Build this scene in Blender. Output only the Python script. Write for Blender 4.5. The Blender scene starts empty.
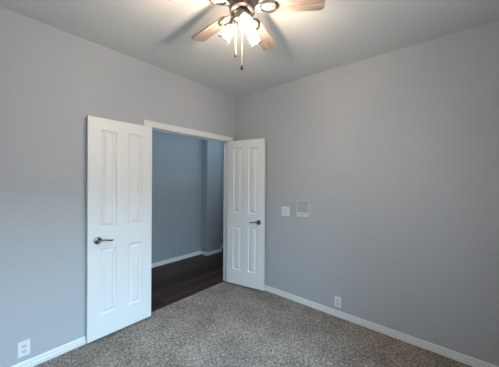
import bpy, bmesh, math, random
from mathutils import Vector, Matrix
random.seed(7)
S = bpy.context.scene
COL = S.collection
R = math.radians

# ------------------------------------------------------------------ camera
yaw, pitch, roll = 0.8677, -0.0057, 0.0078
F = Vector((math.sin(yaw), math.cos(yaw), 0)); Rt = Vector((math.cos(yaw), -math.sin(yaw), 0)); U = Vector((0, 0, 1))
F2 = F*math.cos(pitch) + U*math.sin(pitch); U2 = U*math.cos(pitch) - F*math.sin(pitch)
R3 = Rt*math.cos(roll) + U2*math.sin(roll); U3 = U2*math.cos(roll) - Rt*math.sin(roll)
cam = bpy.data.cameras.new('camera'); camo = bpy.data.objects.new('camera', cam); COL.objects.link(camo)
cam.sensor_fit = 'HORIZONTAL'; cam.sensor_width = 36; cam.lens = 36*244.176/499
cam.shift_y = (182.645-183.5)/499; cam.clip_start = .02
m = Matrix((R3, U3, -F2)).transposed().to_4x4(); m.translation = Vector((-2.6818, -2.5564, 1.48))
camo.matrix_world = m
S.camera = camo

# ------------------------------------------------------------------ light and exposure
S.view_settings.view_transform = 'Standard'; S.view_settings.look = 'None'
S.view_settings.gamma = 1; S.view_settings.use_curve_mapping = False
S.view_settings.exposure = 0.02
W = bpy.data.worlds.new('sky'); S.world = W; W.use_nodes = True
W.node_tree.nodes['Background'].inputs[0].default_value = (.74, .91, 1, 1)
W.node_tree.nodes['Background'].inputs[1].default_value = 4.9

def area(name, loc, target, sx, sy, power, color):
    l = bpy.data.lights.new(name, 'AREA'); l.shape = 'RECTANGLE'; l.size = sx; l.size_y = sy
    l.energy = power; l.color = color
    o = bpy.data.objects.new(name, l); COL.objects.link(o); o.location = loc
    o.rotation_euler = (Vector(target)-Vector(loc)).to_track_quat('-Z', 'Y').to_euler()
    return o
area('sky_through_window', (-2.05, -5.2, 3.2), (-2.1, -1.0, 0.6), 3.7, 1.7, 1150, (.445, .71, .93))
area('hall_fill_light', (.25, .48, 2.70), (.25, .48, 0), 2.6, .4, 20, (.62, .80, .90))  # unseen fill added to brighten the hall; no fixture behind it
BULB = 650         # emission strength of each fan bulb
BULB_COLOR = (1, .79, .59, 1)

# ------------------------------------------------------------------ materials
def mat(name, color, rough=.6, metal=0, spec=.5):
    M = bpy.data.materials.new(name); M.use_nodes = True
    b = M.node_tree.nodes['Principled BSDF']
    b.inputs['Base Color'].default_value = (*color, 1); b.inputs['Roughness'].default_value = rough
    b.inputs['Metallic'].default_value = metal; b.inputs['Specular IOR Level'].default_value = spec
    return M
def nodes(M): return M.node_tree.nodes, M.node_tree.links, M.node_tree.nodes['Principled BSDF']
def mapping(n, l, scale, kind='Object'):
    tc = n.new('ShaderNodeTexCoord'); mp = n.new('ShaderNodeMapping'); mp.inputs['Scale'].default_value = scale
    l.new(tc.outputs[kind], mp.inputs['Vector']); return mp
def bump(M, scale, strength, dist, detail=3, rough=.6):
    n, l, b = nodes(M)
    mp = mapping(n, l, (1, 1, 1)); t = n.new('ShaderNodeTexNoise')
    t.inputs['Scale'].default_value = scale; t.inputs['Detail'].default_value = detail; t.inputs['Roughness'].default_value = rough
    l.new(mp.outputs[0], t.inputs['Vector'])
    bp = n.new('ShaderNodeBump'); bp.inputs['Strength'].default_value = strength; bp.inputs['Distance'].default_value = dist
    l.new(t.outputs['Fac'], bp.inputs['Height']); l.new(bp.outputs[0], b.inputs['Normal'])
    return t
def ramp(n, stops):
    r = n.new('ShaderNodeValToRGB'); e = r.color_ramp.elements
    e[0].position, e[0].color = stops[0][0], (*stops[0][1], 1)
    e[1].position, e[1].color = stops[-1][0], (*stops[-1][1], 1)
    for p, c in stops[1:-1]:
        x = e.new(p); x.color = (*c, 1)
    return r

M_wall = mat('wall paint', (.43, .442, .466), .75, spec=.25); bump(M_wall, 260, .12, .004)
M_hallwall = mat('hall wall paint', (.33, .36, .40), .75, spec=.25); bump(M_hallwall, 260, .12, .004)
M_ceil = mat('ceiling paint', (.64, .635, .62), .9, spec=.1); bump(M_ceil, 180, .15, .004)
M_trim = mat('white trim paint', (.72, .72, .705), .35)
M_door = mat('white door paint', (.73, .735, .735), .4)
M_plastic = mat('white plastic', (.72, .73, .74), .35)
M_slot = mat('dark slot', (.05, .05, .05), .6)
M_slotgrey = mat('grey recess', (.32, .32, .32), .6)
M_nickel = mat('satin nickel', (.24, .225, .21), .30, 1)
M_handle = mat('satin nickel lever', (.20, .195, .20), .24, 1)
M_dark = mat('dark bronze', (.06, .05, .045), .4, .6)
M_fob = mat('dark wood fob', (.07, .025, .015), .4)
M_chain = mat('bead chain', (.72, .66, .60), .4, .7)
M_panel = mat('off white panel plastic', (.67, .68, .67), .4)
M_grille = mat('grey grille', (.45, .455, .44), .6)

def carpet_material():
    M = mat('carpet', (.3, .27, .25), 1, spec=.05); n, l, b = nodes(M)
    mp = mapping(n, l, (1, 1, 1))
    v = n.new('ShaderNodeTexVoronoi'); v.inputs['Scale'].default_value = 125; v.inputs['Randomness'].default_value = 1
    wn = n.new('ShaderNodeTexNoise'); wn.inputs['Scale'].default_value = 46; wn.inputs['Detail'].default_value = 3
    c = n.new('ShaderNodeTexNoise'); c.inputs['Scale'].default_value = 3.0; c.inputs['Detail'].default_value = 4
    for t in (v, wn, c): l.new(mp.outputs[0], t.inputs['Vector'])
    sp = n.new('ShaderNodeSeparateColor'); l.new(v.outputs['Color'], sp.inputs[0])
    ad = n.new('ShaderNodeMath'); ad.operation = 'MULTIPLY_ADD'; ad.inputs[1].default_value = 1.5
    l.new(wn.outputs['Fac'], ad.inputs[0]); l.new(sp.outputs[0], ad.inputs[2])          # noise * 1.5 + tuft value
    ml = n.new('ShaderNodeMath'); ml.operation = 'MULTIPLY'; ml.inputs[1].default_value = .4; l.new(ad.outputs[0], ml.inputs[0])
    r = ramp(n, [(.22, (.105, .082, .068)), (.40, (.215, .178, .152)), (.56, (.30, .255, .222)), (.76, (.52, .455, .405))])
    l.new(ml.outputs[0], r.inputs[0])
    r2 = ramp(n, [(.36, (.80, .80, .80)), (.64, (1.12, 1.12, 1.12))]); l.new(c.outputs['Fac'], r2.inputs[0])
    mx = n.new('ShaderNodeMix'); mx.data_type = 'RGBA'; mx.blend_type = 'MULTIPLY'; mx.inputs[0].default_value = 1
    l.new(r.outputs[0], mx.inputs[6]); l.new(r2.outputs[0], mx.inputs[7]); l.new(mx.outputs[2], b.inputs['Base Color'])
    bp = n.new('ShaderNodeBump'); bp.inputs['Strength'].default_value = .6; bp.inputs['Distance'].default_value = .008; bp.invert = True
    l.new(v.outputs['Distance'], bp.inputs['Height']); l.new(bp.outputs[0], b.inputs['Normal'])
    return M
M_carpet = carpet_material()

def plank_material():
    M = mat('dark plank floor', (.03, .015, .012), .42, spec=.22); n, l, b = nodes(M)
    mp = mapping(n, l, (1, 1, 1))
    br = n.new('ShaderNodeTexBrick'); br.inputs['Scale'].default_value = 1
    br.inputs['Brick Width'].default_value = 1.1; br.inputs['Row Height'].default_value = .125
    br.inputs['Mortar Size'].default_value = .003; br.inputs['Bias'].default_value = 0
    br.inputs['Color1'].default_value = (.060, .026, .019, 1); br.inputs['Color2'].default_value = (.013, .007, .006, 1)
    br.inputs['Mortar'].default_value = (.008, .005, .004, 1)
    l.new(mp.outputs[0], br.inputs['Vector'])
    mp2 = mapping(n, l, (3, 45, 1)); g = n.new('ShaderNodeTexNoise'); g.inputs['Scale'].default_value = 1.4; g.inputs['Detail'].default_value = 5
    l.new(mp2.outputs[0], g.inputs['Vector'])
    r = ramp(n, [(.3, (.55, .55, .55)), (.72, (1.5, 1.4, 1.35))]); l.new(g.outputs['Fac'], r.inputs[0])
    mx = n.new('ShaderNodeMix'); mx.data_type = 'RGBA'; mx.blend_type = 'MULTIPLY'; mx.inputs[0].default_value = 1
    l.new(br.outputs['Color'], mx.inputs[6]); l.new(r.outputs[0], mx.inputs[7]); l.new(mx.outputs[2], b.inputs['Base Color'])
    return M
M_plank = plank_material()

def blade_material():
    M = mat('whitewashed wood', (.5, .4, .33), .45); n, l, b = nodes(M)
    mp = mapping(n, l, (4, 60, 4)); g = n.new('ShaderNodeTexNoise'); g.inputs['Scale'].default_value = 1.2; g.inputs['Detail'].default_value = 5
    l.new(mp.outputs[0], g.inputs['Vector'])
    r = ramp(n, [(.3, (.19, .14, .11)), (.5, (.29, .23, .19)), (.7, (.39, .33, .285))]); l.new(g.outputs['Fac'], r.inputs[0])
    l.new(r.outputs[0], b.inputs['Base Color']); return M
M_blade = blade_material()
M_bladeedge = mat('brown blade edge', (.10, .05, .035), .5)

def emit(name, color, k):
    M = bpy.data.materials.new(name); M.use_nodes = True; n, l = M.node_tree.nodes, M.node_tree.links
    n.remove(n['Principled BSDF']); e = n.new('ShaderNodeEmission'); e.inputs[0].default_value = color; e.inputs[1].default_value = k
    l.new(e.outputs[0], n['Material Output'].inputs[0]); return M
M_bulb = emit('lit bulb', BULB_COLOR, BULB)
def shade_material():
    M = bpy.data.materials.new('clear ribbed glass'); M.use_nodes = True; n, l = M.node_tree.nodes, M.node_tree.links
    n.remove(n['Principled BSDF'])
    tr = n.new('ShaderNodeBsdfTransparent'); tl = n.new('ShaderNodeBsdfTranslucent'); gl = n.new('ShaderNodeBsdfGlossy')
    tr.inputs[0].default_value = (.96, .96, .96, 1); tl.inputs[0].default_value = (.9, .9, .9, 1); gl.inputs['Roughness'].default_value = .08
    a = n.new('ShaderNodeMixShader'); a.inputs[0].default_value = .05; l.new(tr.outputs[0], a.inputs[1]); l.new(tl.outputs[0], a.inputs[2])
    lw = n.new('ShaderNodeLayerWeight'); lw.inputs[0].default_value = .25
    c = n.new('ShaderNodeMixShader'); l.new(lw.outputs['Fresnel'], c.inputs[0]); l.new(a.outputs[0], c.inputs[1]); l.new(gl.outputs[0], c.inputs[2])
    l.new(c.outputs[0], n['Material Output'].inputs[0]); return M
M_shade = shade_material()
def pane_material():
    M = bpy.data.materials.new('window glass'); M.use_nodes = True; n, l = M.node_tree.nodes, M.node_tree.links
    n.remove(n['Principled BSDF'])
    tr = n.new('ShaderNodeBsdfTransparent'); gl = n.new('ShaderNodeBsdfGlossy'); gl.inputs['Roughness'].default_value = .02
    c = n.new('ShaderNodeMixShader'); c.inputs[0].default_value = .05
    l.new(tr.outputs[0], c.inputs[1]); l.new(gl.outputs[0], c.inputs[2]); l.new(c.outputs[0], n['Material Output'].inputs[0]); return M
M_pane = pane_material()

# ------------------------------------------------------------------ mesh helpers
def finish(name, bm, material, parent=None, smooth=False, loc=None):
    me = bpy.data.meshes.new(name); bmesh.ops.recalc_face_normals(bm, faces=bm.faces[:])
    bm.to_mesh(me); bm.free()
    for mm in (material if isinstance(material, (list, tuple)) else [material]): me.materials.append(mm)
    if smooth:
        for p in me.polygons: p.use_smooth = True
        try: me.set_sharp_from_angle(angle=R(35))
        except Exception: pass
    o = bpy.data.objects.new(name, me); COL.objects.link(o)
    if parent: o.parent = parent
    if loc is not None: o.location = loc
    return o
def box(bm, a, b, bevel=0, mi=0):
    a, b = Vector(a), Vector(b)
    r = bmesh.ops.create_cube(bm, size=1); vs = r['verts']
    bmesh.ops.scale(bm, vec=b-a, verts=vs); bmesh.ops.translate(bm, vec=(a+b)/2, verts=vs)
    fs = list({f for v in vs for f in v.link_faces})
    for f in fs: f.material_index = mi
    if bevel:
        es = list({e for v in vs for e in v.link_edges})
        bmesh.ops.bevel(bm, geom=es, offset=bevel, segments=2, affect='EDGES', profile=.6)
def prism(bm, prof, to3):
    """extrude a closed profile: to3(u, v, end) gives the 3D point at end 0 / 1"""
    a = [bm.verts.new(to3(u, v, 0)) for u, v in prof]; b = [bm.verts.new(to3(u, v, 1)) for u, v in prof]
    n = len(prof)
    for i in range(n): bm.faces.new((a[i], a[(i+1) % n], b[(i+1) % n], b[i]))
    bm.faces.new(a); bm.faces.new(b[::-1])
def lathe(bm, prof, seg=32, M=None, close=True, rib=0, nrib=0):
    rings = []
    for r, z in prof:
        ring = []
        for i in range(seg):
            t = 2*math.pi*i/seg; rr = r*(1 + rib*math.cos(nrib*t)) if nrib else r
            v = Vector((rr*math.cos(t), rr*math.sin(t), z))
            ring.append(bm.verts.new(M @ v if M else v))
        rings.append(ring)
    for a, b in zip(rings, rings[1:]):
        for i in range(seg): bm.faces.new((a[i], a[(i+1) % seg], b[(i+1) % seg], b[i]))
    if close:
        bm.faces.new(rings[0][::-1]); bm.faces.new(rings[-1])
def tube(bm, pts, rad, seg=10, sq=1.0):
    pts = [Vector(p) for p in pts]; rings = []
    rads = rad if isinstance(rad, (list, tuple)) else [rad]*len(pts)
    for i, p in enumerate(pts):
        d = (pts[min(i+1, len(pts)-1)] - pts[max(i-1, 0)]).normalized()
        ref = Vector((0, 0, 1)) if abs(d.z) < .95 else Vector((1, 0, 0))
        x = d.cross(ref).normalized(); y = x.cross(d).normalized()
        rings.append([bm.verts.new(p + (x*math.cos(2*math.pi*k/seg) + y*math.sin(2*math.pi*k/seg)*sq)*rads[i]) for k in range(seg)])
    for a, b in zip(rings, rings[1:]):
        for k in range(seg): bm.faces.new((a[k], a[(k+1) % seg], b[(k+1) % seg], b[k]))
    bm.faces.new(rings[0][::-1]); bm.faces.new(rings[-1])
def bmn(): return bmesh.new()
def struct(o, label=None, cat=None):
    o['kind'] = 'structure'
    if label: o['label'] = label
    if cat: o['category'] = cat
    return o
def tag(o, label, cat, group=None):
    o['label'] = label; o['category'] = cat
    if group: o['group'] = group
    return o
def empty(name, loc, rot=(0, 0, 0)):
    o = bpy.data.objects.new(name, None); COL.objects.link(o); o.location = loc; o.rotation_euler = rot; o.empty_display_size = .05
    return o

# ------------------------------------------------------------------ the room shell
H = 2.7436; X0, Y0 = -3.06, -3.02; T = .10
OL, OR_, OT = -1.352, -.146, 2.056          # door opening
def wall_with_hole(name, along, fixed, thick, a0, a1, z1, hole, material, label, zbot=-.02):
    """wall along x (fixed y) or y (fixed x); hole = (a, b, zlo, zhi) cut clean through"""
    bm = bmn()
    def pt(a, d, z): return (a, d, z) if along == 'x' else (d, a, z)
    def slab(p, q, zl, zh):
        box(bm, pt(p, min(fixed, fixed+thick), zl), pt(q, max(fixed, fixed+thick), zh))
    if hole:
        ha, hb, zl, zh = hole
        slab(a0, ha, zbot, z1); slab(hb, a1, zbot, z1); slab(ha, hb, zh, z1)
        if zl > zbot+1e-4: slab(ha, hb, zbot, zl)
    else: slab(a0, a1, zbot, z1)
    return struct(finish(name, bm, material), label, 'wall')
J = .018
wall_with_hole('wall_left', 'x', 0, T, X0-T, T, H, (OL-J, OR_+J, -.02, OT+J), M_wall, 'grey blue painted wall pierced by the double doorway')
wall_with_hole('wall_right', 'y', 0, T, Y0-T, 0, H, None, M_wall, 'long grey blue painted wall with switch, wall panel and outlet')
WX0, WX1, WZ0, WZ1 = -2.85, -1.40, .60, 2.05
wall_with_hole('wall_front', 'x', Y0, -T, X0-T, 0, H, (WX0, WX1, WZ0, WZ1), M_wall, 'grey painted wall holding the window behind the viewer')
wall_with_hole('wall_rear', 'y', X0, -T, Y0, 0, H, None, M_wall, 'plain grey painted wall left of the viewer')
bm = bmn(); box(bm, (X0-T, Y0-T, H), (T, T, H+.1)); struct(finish('ceiling', bm, M_ceil), 'flat white painted ceiling above the fan', 'ceiling')

# carpet: fine bumpy pile over the room and into the doorway
bm = bmn(); box(bm, (X0, Y0, -.06), (0, 0, 0)); box(bm, (OL, 0, -.06), (OR_, .042, 0))
struct(finish('floor', bm, M_carpet), 'speckled grey beige carpet covering the bedroom floor', 'carpet')

# hall beyond the door
HX0, HX1 = -2.6, 2.6; HY = 1.39
bm = bmn(); box(bm, (OL, .042, -.06), (OR_, T, -.004)); box(bm, (HX0, T, -.06), (HX1, HY, -.004))
struct(finish('floor_hall', bm, M_plank), 'dark brown wood plank floor of the hall', 'floor')
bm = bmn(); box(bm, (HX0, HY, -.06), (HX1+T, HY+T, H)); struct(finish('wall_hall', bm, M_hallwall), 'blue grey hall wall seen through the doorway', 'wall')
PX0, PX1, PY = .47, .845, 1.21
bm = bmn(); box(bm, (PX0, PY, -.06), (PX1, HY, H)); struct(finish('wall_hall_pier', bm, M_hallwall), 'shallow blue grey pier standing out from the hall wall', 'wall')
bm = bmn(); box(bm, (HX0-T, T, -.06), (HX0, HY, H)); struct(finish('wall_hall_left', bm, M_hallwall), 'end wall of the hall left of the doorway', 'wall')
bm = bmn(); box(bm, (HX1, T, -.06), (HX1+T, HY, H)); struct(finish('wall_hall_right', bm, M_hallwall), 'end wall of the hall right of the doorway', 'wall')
bm = bmn(); box(bm, (HX0, T, -.06), (X0+.06+.4, T+.001, H)); bm.free()
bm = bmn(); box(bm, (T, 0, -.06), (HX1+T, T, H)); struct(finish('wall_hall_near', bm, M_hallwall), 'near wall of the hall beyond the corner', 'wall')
bm = bmn(); box(bm, (HX0-T, T, H), (HX1+T, HY+T, H+.1)); struct(finish('ceiling_hall', bm, M_ceil), 'white ceiling of the hall', 'ceiling')

# baseboards: two stepped profile (d = distance out of the wall, z)
BP = [(0, 0), (.017, 0), (.017, .030), (.0155, .033), (.0115, .0345), (.0115, .037), (.013, .039), (.013, .056), (.010, .063), (.004, .066), (0, .066)]
def base_run(bm, p, q, nrm):
    p, q, nrm = Vector(p), Vector(q), Vector(nrm)
    prism(bm, BP, lambda d, z, e: tuple((q if e else p) + nrm*d + Vector((0, 0, z))))
CW = .068; CRV = .006
bm = bmn(); base_run(bm, (X0, 0, 0), (OL-CRV-CW, 0, 0), (0, -1, 0)); base_run(bm, (OR_+CRV+CW, 0, 0), (0, 0, 0), (0, -1, 0))
struct(finish('baseboard_left', bm, M_trim), 'white baseboard along the doorway wall', 'baseboard')
bm = bmn(); base_run(bm, (0, Y0, 0), (0, -.018, 0), (-1, 0, 0)); struct(finish('baseboard_right', bm, M_trim), 'white baseboard along the long right wall', 'baseboard')
bm = bmn(); base_run(bm, (X0+.02, Y0, 0), (-.02, Y0, 0), (0, 1, 0)); struct(finish('baseboard_front', bm, M_trim), 'white baseboard below the window', 'baseboard')
bm = bmn(); base_run(bm, (X0, Y0+.02, 0), (X0, -.02, 0), (1, 0, 0)); struct(finish('baseboard_rear', bm, M_trim), 'white baseboard along the plain side wall', 'baseboard')
bm = bmn(); z = -.004
base_run(bm, (HX0, HY, z), (PX0-.017, HY, z), (0, -1, 0)); base_run(bm, (PX0, HY, z), (PX0, PY-.017, z), (-1, 0, 0))
base_run(bm, (PX0, PY, z), (PX1, PY, z), (0, -1, 0)); base_run(bm, (PX1, PY-.017, z), (PX1, HY, z), (1, 0, 0)); base_run(bm, (PX1+.017, HY, z), (HX1, HY, z), (0, -1, 0))
struct(finish('baseboard_hall', bm, M_trim), 'white baseboard of the hall wall and its pier', 'baseboard')

# door frame: jambs, stops and stepped casing
fr = struct(empty('trim_1', ((OL+OR_)/2, 0, 0)), 'white casing and jambs framing the open double doorway', 'door frame')
fx = (OL+OR_)/2
def fpart(name, bm, material=M_trim):
    bmesh.ops.translate(bm, vec=(-fx, 0, 0), verts=bm.verts[:]); return finish(name, bm, material, fr)
CP = [(0, 0), (0, -.010), (.006, -.013), (.012, -.0115), (.044, -.017), (.060, -.017), (CW, -.012), (CW, 0)]     # across the casing, out of the wall
zt = OT+CRV
for side, e0, s in (('l', OL-CRV, -1), ('r', OR_+CRV, 1)):
    bm = bmn(); prism(bm, CP, lambda u, d, e: (e0+s*u, d, (zt+u) if e else 0)); fpart('side_casing', bm)
bm = bmn(); prism(bm, CP, lambda u, d, e: ((OR_+CRV+u) if e else (OL-CRV-u), d, zt+u)); fpart('head_casing', bm)
for e0, s in ((OL, -1), (OR_, 1)):
    bm = bmn(); box(bm, (min(e0, e0+s*J), -.001, 0), (max(e0, e0+s*J), T+.001, OT+J)); fpart('side_jamb', bm)
    bm = bmn(); box(bm, (min(e0, e0-s*.011), .05, 0), (max(e0, e0-s*.011), .085, OT-.0115), .002); fpart('door_stop', bm)
bm = bmn(); box(bm, (OL, -.001, OT), (OR_, T+.001, OT+J)); fpart('head_jamb', bm)
bm = bmn(); box(bm, (OL, .05, OT-.011), (OR_, .085, OT), .002); fpart('head_stop', bm)

# window in the wall behind the viewer
wn = struct(empty('window_1', ((WX0+WX1)/2, Y0-.06, WZ0)), 'white framed window in the wall behind the viewer', 'window')
def wpart(name, bm, material):
    bmesh.ops.translate(bm, vec=(-(WX0+WX1)/2, -(Y0-.06), -WZ0), verts=bm.verts[:]); return finish(name, bm, material, wn)
bm = bmn(); y0, y1 = Y0-.095, Y0-.045
for a, b in (((WX0, y0, WZ0), (WX0+.045, y1, WZ1)), ((WX1-.045, y0, WZ0), (WX1, y1, WZ1)), ((WX0+.045, y0, WZ0), (WX1-.045, y1, WZ0+.045)),
             ((WX0+.045, y0, WZ1-.045), (WX1-.045, y1, WZ1)), ((WX0+.045, y0+.01, (WZ0+WZ1)/2-.02), (WX1-.045, y1-.01, (WZ0+WZ1)/2+.02))): box(bm, a, b)
wpart('window_frame', bm, M_trim)
bm = bmn(); box(bm, (WX0+.045, Y0-.072, WZ0+.045), (WX1-.045, Y0-.068, (WZ0+WZ1)/2-.02)); box(bm, (WX0+.045, Y0-.072, (WZ0+WZ1)/2+.02), (WX1-.045, Y0-.068, WZ1-.045)); wpart('pane', bm, M_pane)
bm = bmn(); box(bm, (WX0-.04, Y0-.045, WZ0-.025), (WX1+.04, Y0+.03, WZ0), .004); wpart('window_sill', bm, M_trim)

# ------------------------------------------------------------------ the two door leaves
LW, LH, LT = .597, 2.032, .035
def panel_face(bm, y, s):
    """moulded four panel face in the xz plane at depth y; s = -1 when it faces -y"""
    xs = [0, .107, .243, .354, .490, LW]; zs = [0, .205, .822, 1.015, 1.922, LH]
    V = {}
    def v(x, z, d=0):
        k = (round(x, 5), round(z, 5), round(d, 5))
        if k not in V: V[k] = bm.verts.new((x, y - s*d, z))
        return V[k]
    for i in range(5):
        for j in range(5):
            x0, x1, z0, z1 = xs[i], xs[i+1], zs[j], zs[j+1]
            if i in (1, 3) and j in (1, 3):
                prev = None
                for off, d in ((0, 0), (.002, .005), (.008, .0125), (.017, .0145), (.020, .0135), (.037, .0035), (.040, .002)):
                    ring = [v(x0+off, z0+off, d), v(x1-off, z0+off, d), v(x1-off, z1-off, d), v(x0+off, z1-off, d)]
                    if prev:
                        for k in range(4): bm.faces.new((prev[k], prev[(k+1) % 4], ring[(k+1) % 4], ring[k]))
                    prev = ring
                bm.faces.new(prev)
            else: bm.faces.new((v(x0, z0), v(x1, z0), v(x1, z1), v(x0, z1)))
def leaf_bm():
    """free edge at x = 0, hinge edge at x = LW, one face at y = 0 (facing -y), other at y = LT"""
    bm = bmn(); panel_face(bm, 0, -1); panel_face(bm, LT, 1)
    bmesh.ops.remove_doubles(bm, verts=bm.verts[:], dist=1e-5)
    q = lambda *p: bm.faces.new([bm.verts.new(t) for t in p])
    q((0, 0, 0), (LW, 0, 0), (LW, LT, 0), (0, LT, 0)); q((0, 0, LH), (LW, 0, LH), (LW, LT, LH), (0, LT, LH))
    q((0, 0, 0), (0, 0, LH), (0, LT, LH), (0, LT, 0)); q((LW, 0, 0), (LW, 0, LH), (LW, LT, LH), (LW, LT, 0))
    bmesh.ops.remove_doubles(bm, verts=bm.verts[:], dist=1e-5)
    return bm
def handle_on(parent, xh, zh, dirx):
    """round rosette with neck and a curved lever, on the y = 0 face (towards -y)"""
    bm = bmn(); lathe(bm, [(.033, 0), (.033, .004), (.030, .0085), (.020, .011), (.0125, .0115), (.0115, .045), (.010, .050)], 32, Matrix.Rotation(R(90), 4, 'X'))
    h = finish('door_handle', bm, M_handle, parent, True, (xh, 0, zh)); h['label'] = 'satin nickel door handle with round rosette'
    bm = bmn()
    pts = [(0, -.047, 0)] + [(dirx*t, -.047-.004*math.sin(t/.115*3.1), .006*math.sin(t/.115*5.2)) for t in (.012, .03, .05, .07, .09, .108, .116)]
    tube(bm, pts, [.0115, .0115, .010, .0088, .0085, .0088, .0085, .005], 12, .8)
    finish('lever', bm, M_handle, h, True)
def hinges_on(parent):
    for zc in (.20, 1.02, 1.83):
        bm = bmn(); tube(bm, [(LW+.003, LT+.003, zc-.044), (LW+.003, LT+.003, zc+.044)], .0055, 10)
        finish('hinge', bm, M_trim, parent, True)
# left leaf, folded right back against the wall: visible face y = -.055
d1 = finish('door_1', leaf_bm(), M_door, None, False, (-1.358-LW, -.0575, .021))
struct(d1, 'white four panel door leaf folded back against the left wall', 'door')
handle_on(d1, .079, .905, 1); hinges_on(d1)
# right leaf, opened a little past square: the face towards the doorway shows
th = R(101); pin = Vector((-.150, -.014))
# local leaf: hinge edge at LW; the free edge direction from the pin is rot(th) of -x
d2 = finish('door_2', leaf_bm(), M_door)
ux = Vector((math.cos(th), math.sin(th)))            # local x axis (free to hinge)
# visible face (local y = 0, facing local -y) must face -x in the world: local -y = (sin th, -cos th) points +x, so turn the leaf over
def place_leaf2():
    # mirrored copy: local x from the free edge, local -y towards the viewer
    fdir = Vector((-math.cos(th), -math.sin(th)))     # from pin to free edge
    n = Vector((fdir.y, -fdir.x))                     # candidate for the seen face's normal
    if n.x > 0: n = -n
    base = pin + n*(-.008) if False else pin
    hall = pin + n*(.008+LT)*1.0
    return fdir, n, hall
fdir, nrm, hall = place_leaf2()
# rows: handedness requires free edge on the right as seen, so mirror the mesh in x
for v in d2.data.vertices: v.co.x = LW - v.co.x
d2.data.flip_normals()
mx = Matrix(((fdir.x, -nrm.x, 0, hall.x), (fdir.y, -nrm.y, 0, hall.y), (0, 0, 1, .021), (0, 0, 0, 1)))
d2.matrix_world = mx
struct(d2, 'white four panel door leaf standing open beside the right wall', 'door')
handle_on(d2, LW-.079, .905, -1)
for zc in (.20, 1.02, 1.83):
    bm = bmn(); tube(bm, [(-.003, LT+.003, zc-.044), (-.003, LT+.003, zc+.044)], .0055, 10); finish('hinge', bm, M_trim, d2, True)

# ------------------------------------------------------------------ wall plates (built in a local frame: x across, -y out of the wall, z up)
def outlet(loc, rotz, label):
    o = empty('power_outlet', loc, (0, 0, rotz)); tag(o, label, 'outlet', 'power outlets low on the walls')
    bm = bmn(); box(bm, (-.036, -.006, -.0585), (.036, 0, .0585), .0022); finish('cover_plate', bm, M_plastic, o)
    for zc in (.0195, -.0195):
        bm = bmn(); lathe(bm, [(.0172, 0), (.0172, .0075), (.0165, .0082)], 28, Matrix.Translation((0, 0, zc)) @ Matrix.Rotation(R(90), 4, 'X') @ Matrix.Diagonal((1, .86, 1, 1)))
        rc = finish('receptacle', bm, M_recept, o, True)
        bm = bmn()
        for xx, hh in ((-.0065, .0045), (.0065, .0036)): box(bm, (xx-.0013, -.0088, zc+.0035-hh), (xx+.0013, -.0078, zc+.0035+hh))
        box(bm, (-.0024, -.0088, zc-.0095), (.0024, -.0078, zc-.0052)); finish('slots', bm, M_slot, rc)
    bm = bmn(); lathe(bm, [(.0032, 0), (.0032, .0068), (.002, .0075)], 12, Matrix.Rotation(R(90), 4, 'X')); finish('screw', bm, M_chain, o, True)
    return o
M_recept = mat('ivory receptacle', (.62, .62, .60), .4)
outlet((-2.366, 0, .166), 0, 'white outlet cover low on the wall left of the door leaf')
outlet((0, -1.573, .161), R(-90), 'white outlet cover low on the long right wall')

sw = empty('light_switch', (0, -.893, 1.099), (0, 0, R(-90))); tag(sw, 'white two rocker light switch plate on the right wall beside the wall panel', 'switch')
bm = bmn(); box(bm, (-.060, -.006, -.058), (.060, 0, .058), .0022); finish('cover_plate', bm, M_plastic, sw)
for xc in (-.0235, .0235):
    bm = bmn(); box(bm, (xc-.0195, -.0066, -.0355), (xc+.0195, -.0055, .0355)); finish('rocker_recess', bm, M_slotgrey, sw)
    bm = bmn()
    prism(bm, [(-.006, -.0325), (-.0075, -.0325), (-.0100, 0), (-.0115, .0325), (-.006, .0325)], lambda d, z, e: (xc + (.0152 if e else -.0152), d, z))
    finish('rocker', bm, M_plastic, sw)

ic = empty('wall_panel', (0, -1.138, 1.154), (0, 0, R(-90))); tag(ic, 'white framed square wall panel with grey grille above a white control strip', 'wall panel')
bm = bmn(); PW, PI = .081, .0745
for a, b in (((-PW, -.014, -.101), (-PI, 0, .101)), ((PI, -.014, -.101), (PW, 0, .101)), ((-PI, -.014, .0945), (PI, 0, .101)), ((-PI, -.014, -.101), (PI, 0, -.096))): box(bm, a, b, .0012)
finish('frame', bm, M_panel, ic)
bm = bmn(); box(bm, (-PI, -.007, -.046), (PI, 0, .0945))
for k in range(15):
    zz = -.042 + k*.0090; box(bm, (-.070, -.0095, zz), (.070, -.0068, zz+.0046))
finish('grille', bm, M_grille, ic)
bm = bmn(); box(bm, (-PI, -.017, -.096), (PI, 0, -.046), .003); cs = finish('control_strip', bm, M_panel, ic)
bm = bmn(); box(bm, (-.050, -.0178, -.075), (.025, -.0168, -.068)); finish('slot', bm, M_slotgrey, cs)
bm = bmn(); box(bm, (.042, -.0195, -.078), (.058, -.0165, -.064), .001); finish('button', bm, M_recept, cs)

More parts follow.
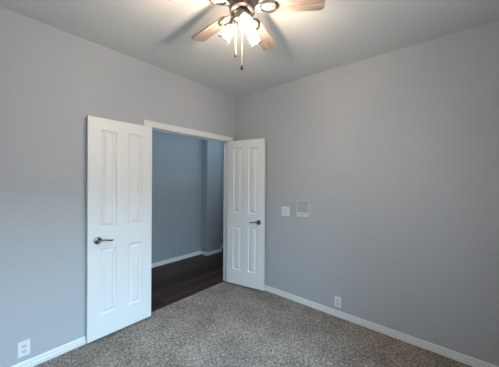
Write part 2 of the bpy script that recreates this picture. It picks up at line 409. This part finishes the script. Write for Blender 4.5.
# ------------------------------------------------------------------ ceiling fan
FC = Vector((-1.512, -1.492)); ZB = 2.590
fan = empty('ceiling_fan', (FC.x, FC.y, H)); tag(fan, 'five blade wood and nickel ceiling fan with three lit glass shades', 'ceiling fan')
def zl(z): return z - H
bm = bmn(); lathe(bm, [(.078, 0), (.080, -.004), (.078, -.022), (.062, -.040), (.058, -.046)], 40); finish('canopy', bm, M_nickel, fan, True)
bm = bmn(); lathe(bm, [(.055, -.044), (.092, -.052), (.106, -.066), (.108, -.100), (.100, -.118), (.086, -.128), (.082, -.140)], 48); mo = finish('motor_housing', bm, M_nickel, fan, True)
bm = bmn(); lathe(bm, [(.1085, -.074), (.1105, -.076), (.1105, -.092), (.1085, -.094)], 48); finish('trim_band', bm, M_dark, mo, True)
bm = bmn(); lathe(bm, [(.081, -.139), (.083, -.144), (.082, -.172), (.070, -.180), (.050, -.183)], 40); finish('flywheel', bm, M_dark, fan, True)
bm = bmn(); lathe(bm, [(.048, -.181), (.056, -.185), (.057, -.190), (.050, -.195), (.047, -.218), (.052, -.224), (.050, -.232), (.030, -.240), (.012, -.246), (.008, -.256), (.003, -.262)], 36); sh = finish('switch_housing', bm, M_nickel, fan, True)

BR0, BR1 = .135, .519
def blade_outline():
    pts = []; w0, w1 = .047, .063
    pts += [(BR0, -w0+.012), (BR0+.012, -w0)]
    rc = .030
    for k in range(7):
        a = -90 + k*15; pts.append((BR1-rc+rc*math.cos(R(a)), -w1+rc+rc*math.sin(R(a))))
    for k in range(7):
        a = k*15; pts.append((BR1-rc+rc*math.cos(R(a)), w1-rc+rc*math.sin(R(a))))
    pts += [(BR0+.012, w0), (BR0, w0-.012)]
    return pts
def blade_bm():
    bm = bmn(); th_ = .0065; o = blade_outline()
    a = [bm.verts.new((x, y, 0)) for x, y in o]; b = [bm.verts.new((x, y, th_)) for x, y in o]
    bm.faces.new(a); bm.faces.new(b)
    for i in range(len(o)):
        f = bm.faces.new((a[i], a[(i+1) % len(o)], b[(i+1) % len(o)], b[i])); f.material_index = 1
    return bm
def iron_bm():
    """arm from the flywheel that opens into an oval loop screwed under the blade"""
    bm = bmn()
    cx, ax, ay = .168, .054, .038
    n = 28; N = []
    for i in range(n):
        t = 2*math.pi*i/n; ring = []
        for du, dz in ((-.010, -.001), (-.007, -.008), (.004, -.010), (.010, -.003), (.010, -.0005)):
            ring.append(bm.verts.new((cx+(ax+du)*math.cos(t), (ay+du)*math.sin(t), dz)))
        N.append(ring)
    for i in range(n):
        for k in range(5):
            bm.faces.new((N[i][k], N[i][(k+1) % 5], N[(i+1) % n][(k+1) % 5], N[(i+1) % n][k]))
    tube(bm, [(.066, 0, .010), (.082, 0, .004), (.100, 0, -.004), (.116, 0, -.006)], [.016, .013, .011, .012], 12, .5)
    for s in (-1, 1): tube(bm, [(.085, s*.004, .002), (.102, s*.020, -.003), (.122, s*.028, -.005), (.135, s*.030, -.005)], [.007, .007, .006, .005], 8, .7)
    tube(bm, [(.212, 0, -.005), (.235, 0, -.004)], [.014, .008], 10, .4)
    return bm
SCREWS = (.192, .226)
def screw_bm():
    bm = bmn(); lathe(bm, [(.0045, -.004), (.0045, -.010), (.002, -.0115)], 10); return bm
bl_me = ir_me = sc_me = None
for k in range(5):
    ang = R(14 + 72*k); M4 = Matrix.Translation((0, 0, zl(ZB))) @ Matrix.Rotation(ang, 4, 'Z') @ Matrix.Rotation(R(-12), 4, 'X')
    if k == 0:
        b = finish('blade', blade_bm(), [M_blade, M_bladeedge], fan); bl_me = b.data
        i_ = finish('blade_iron', iron_bm(), M_nickel, fan, True); ir_me = i_.data
        ss = [finish('screw', screw_bm(), M_nickel, i_, True)]; sc_me = ss[0].data
    else:
        b = bpy.data.objects.new('blade', bl_me); i_ = bpy.data.objects.new('blade_iron', ir_me)
        b.parent = fan; i_.parent = fan; COL.objects.link(b); COL.objects.link(i_); ss = []
    while len(ss) < 2:
        q_ = bpy.data.objects.new('screw', sc_me); COL.objects.link(q_); ss.append(q_)
    for q_, x in zip(ss, SCREWS): q_.parent = i_; q_.location = (x, 0, .002)
    b.matrix_local = M4; i_.matrix_local = M4

# three lamps: arm and socket cup, glass shade, bulb
base = math.atan2(Rt.y, Rt.x)
for k in range(3):
    a = base + R(43 + 120*k); d = Vector((math.cos(a), math.sin(a), 0))
    p0 = Vector((0, 0, zl(2.525))) + d*.036; p1 = p0 + d*.012 + Vector((0, 0, .004)); p2 = Vector((0, 0, zl(2.512))) + d*.058
    tilt = R(35); axis = (d*math.sin(tilt) - Vector((0, 0, 1))*math.cos(tilt)).normalized()
    bm = bmn(); tube(bm, [p0, p1, p2, p2+axis*.012], [.008, .008, .009, .010], 12)
    Mx = Matrix.Translation(p2 + axis*.008) @ axis.to_track_quat('Z', 'Y').to_matrix().to_4x4()
    lathe(bm, [(.012, 0), (.021, .004), (.023, .020), (.020, .022)], 24, Mx); arm = finish('lamp_arm', bm, M_nickel, fan, True)
    Ms = Matrix.Translation(p2 + axis*.024) @ axis.to_track_quat('Z', 'Y').to_matrix().to_4x4()
    bm = bmn(); prof = [(.0225, 0), (.025, .010), (.0305, .024), (.034, .042), (.035, .060), (.0375, .078), (.045, .096), (.0465, .098), (.0440, .0965), (.0360, .078), (.0335, .060), (.0325, .042)]
    lathe(bm, prof, 96, Ms, False, .022, 24); shd = finish('lamp_shade', bm, M_shade, fan, True); shd['label'] = 'clear ribbed glass bell shade'
    bm = bmn(); lathe(bm, [(.010, .000), (.0105, .022), (.0155, .042), (.0195, .056), (.0195, .064), (.0155, .074), (.008, .0805), (.001, .082)], 24, Ms)
    bu = finish('light_bulb', bm, M_bulb, shd, True); bu['label'] = 'glowing warm white bulb'

# pull chains with dark fobs
for off, ztop, zf in ((-.040, 2.520, 2.296), (.000, 2.484, 2.212)):
    p = Rt*off; bm = bmn()
    tube(bm, [(p.x, p.y, zl(ztop)), (p.x, p.y, zl(zf+.022))], .0011, 6)
    n = int((ztop-zf-.022)/.011)
    for k in range(n):
        zz = zl(zf+.024 + k*.011); lathe(bm, [(.0006, -.002), (.0019, -.0008), (.0019, .0008), (.0006, .002)], 6, Matrix.Translation((p.x, p.y, zz)))
    ch = finish('pull_chain', bm, M_chain, fan, True)
    bm = bmn(); lathe(bm, [(.002, .024), (.0045, .020), (.0055, .012), (.0085, .000), (.009, -.008), (.006, -.014), (.002, -.016)], 16, Matrix.Translation((p.x, p.y, zl(zf))))
    finish('fob', bm, M_fob, ch, True)
